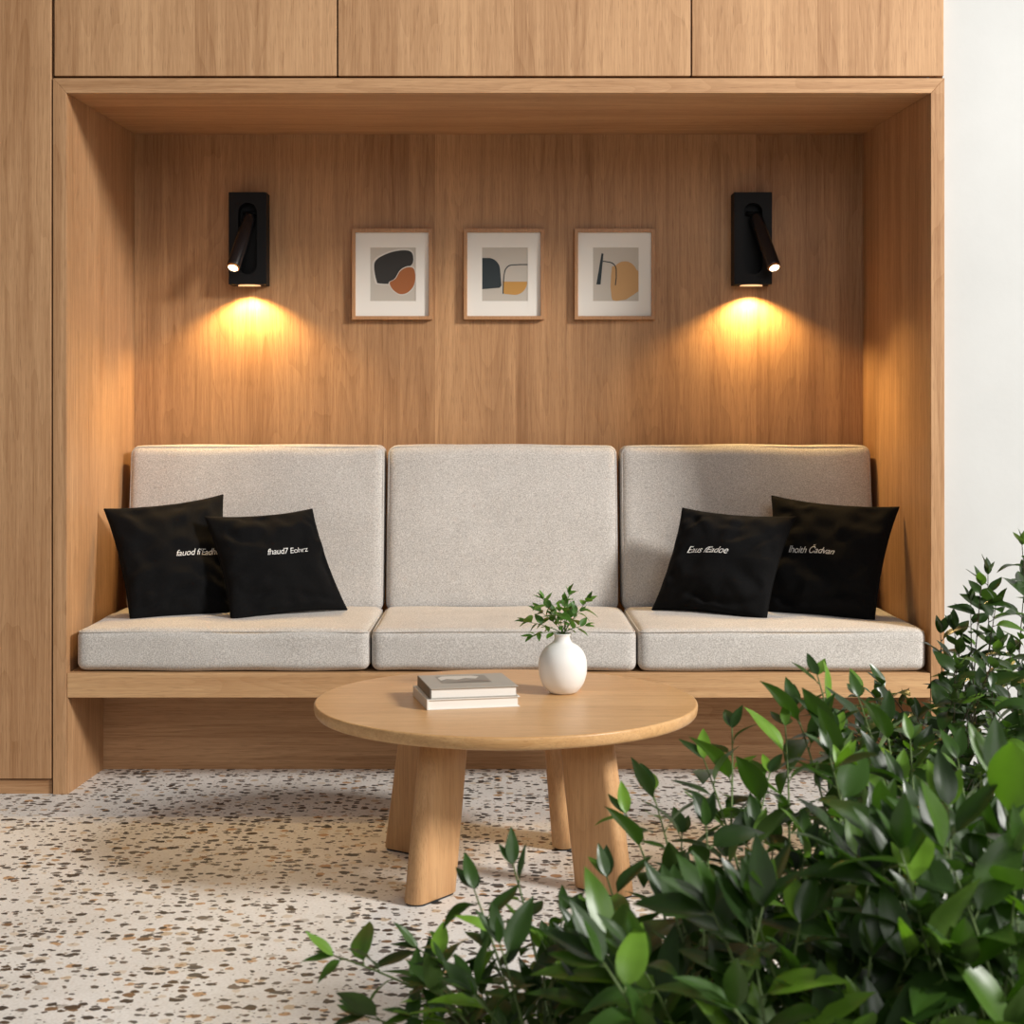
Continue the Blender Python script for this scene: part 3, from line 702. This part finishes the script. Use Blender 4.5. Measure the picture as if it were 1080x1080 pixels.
edgeB = [(660, 880), (700, 862), (740, 850), (790, 835), (840, 770), (880, 745), (930, 760), (1000, 800), (1080, 810)]
tipsB = [at(772, 768, 2.55), at(742, 800, 2.5), at(688, 835, 2.45), at(660, 858, 2.4), at(838, 745, 2.6), at(862, 712, 2.65), at(828, 765, 2.55), at(905, 735, 2.6), at(935, 765, 2.5), at(880, 775, 2.5),
         at(812, 815, 2.45), at(960, 780, 2.4), at(1010, 800, 2.35)]
tipsB += fill(rg, 92, 690, 1080, edgeB, (2.15, 2.62), 240, lift=18)
shrub('tall leafy shrub in the middle of the planting, tips in front of the bench riser', (0.62, -2.16, 0.132), (0.34, 0.07), tipsB, 0.081, 8, LEAF_A, STEM, 0.030, start=0.28, bow=0.5, wr=0.48)

edgeA = [(600, 1010), (660, 985), (720, 965), (800, 950), (880, 915), (960, 890), (1080, 860)]
tipsA = [at(640, 985, 1.95), at(712, 965, 2.0), at(795, 960, 1.85), at(930, 870, 1.95), at(1000, 850, 1.95), at(1050, 820, 1.95), at(1075, 900, 1.85), at(960, 1010, 1.8)]
tipsA += fill(rg, 84, 600, 1110, edgeA, (1.75, 2.15), 260)
shrub('broad-leaved shrub nearest the camera at the bottom right corner', (0.66, -2.48, 0.132), (0.40, 0.13), tipsA, 0.108, 21, LEAF_A, STEM, 0.036, srad=0.0036, start=0.25, bow=0.45, wr=0.50)

edgeD = [(860, 800), (900, 735), (940, 715), (985, 715), (1010, 690), (1040, 670), (1090, 640)]
tipsD = [at(1042, 606, 3.45), at(1050, 640, 3.4), at(1078, 575, 3.4), at(1082, 610, 3.5), at(1006, 664, 3.5), at(1012, 690, 3.4), at(1000, 700, 3.5), at(930, 722, 3.3), at(905, 735, 3.2), at(960, 745, 3.35), at(890, 770, 3.2), at(1066, 690, 3.4), at(1100, 600, 3.5), at(1024, 634, 3.45), at(992, 668, 3.5), at(1035, 618, 3.4)]
tipsD += [q for q in fill(rg, 96, 870, 1100, edgeD, (3.1, 3.75), 190, lift=14) if q.x < 1.34]
shrub('small-leaved dark green shrub beside the white wall, behind the others', (1.10, -0.78, 0.13), (0.10, 0.10), tipsD, 0.066, 33, LEAF_D, STEM_B, 0.029, srad=0.0026, start=0.30, bow=0.45, wr=0.58)

# sprigs standing in the vase
def sprig(label, tips, seed, ll=0.042):
    rng = random.Random(seed); LV, LF, SV, SF = [], [], [], []
    m0 = Vector((VX+rng.uniform(-.006, .006), VY+rng.uniform(-.006, .006), TZ+0.03)); neck = Vector((VX+rng.uniform(-.008, .008), VY+rng.uniform(-.008, .008), TZ+0.140))
    o = thing('leafy_sprig', label, 'sprig', neck, 'green sprigs standing in the vase')
    tube_data([m0, neck], [0.0012, 0.0012], 5, V=SV, Fc=SF)
    for px, py, dd in tips:
        branch(LV, LF, SV, SF, neck, at(px, py, 3.66+dd), rng, ll, 0.0115, 0.0013, start=0.30, bow=0.35, wr=0.6, pet=0.06, tips=3)
    mesh('foliage', LV, LF, LEAF_V, o, True); mesh('stem', SV, SF, STEM, o, True)
sprig('lowest green sprig in the vase, reaching far left', [(556, 656, 0.0), (562, 670, -0.03)], 3)
sprig('green sprig in the vase rising to the upper left', [(573, 632, -0.02), (570, 645, 0.03)], 14)
sprig('tallest green sprig in the vase, its tip highest', [(600, 626, 0.01), (596, 634, -0.02)], 5, 0.038)
sprig('short bushy green sprig in the middle of the vase', [(590, 645, -0.04), (585, 650, 0.03), (600, 650, 0.05)], 16)
sprig('green sprig in the vase rising to the upper right', [(619, 634, 0.0), (612, 645, 0.03)], 7)
sprig('lowest green sprig in the vase, reaching right', [(617, 660, -0.02)], 18)
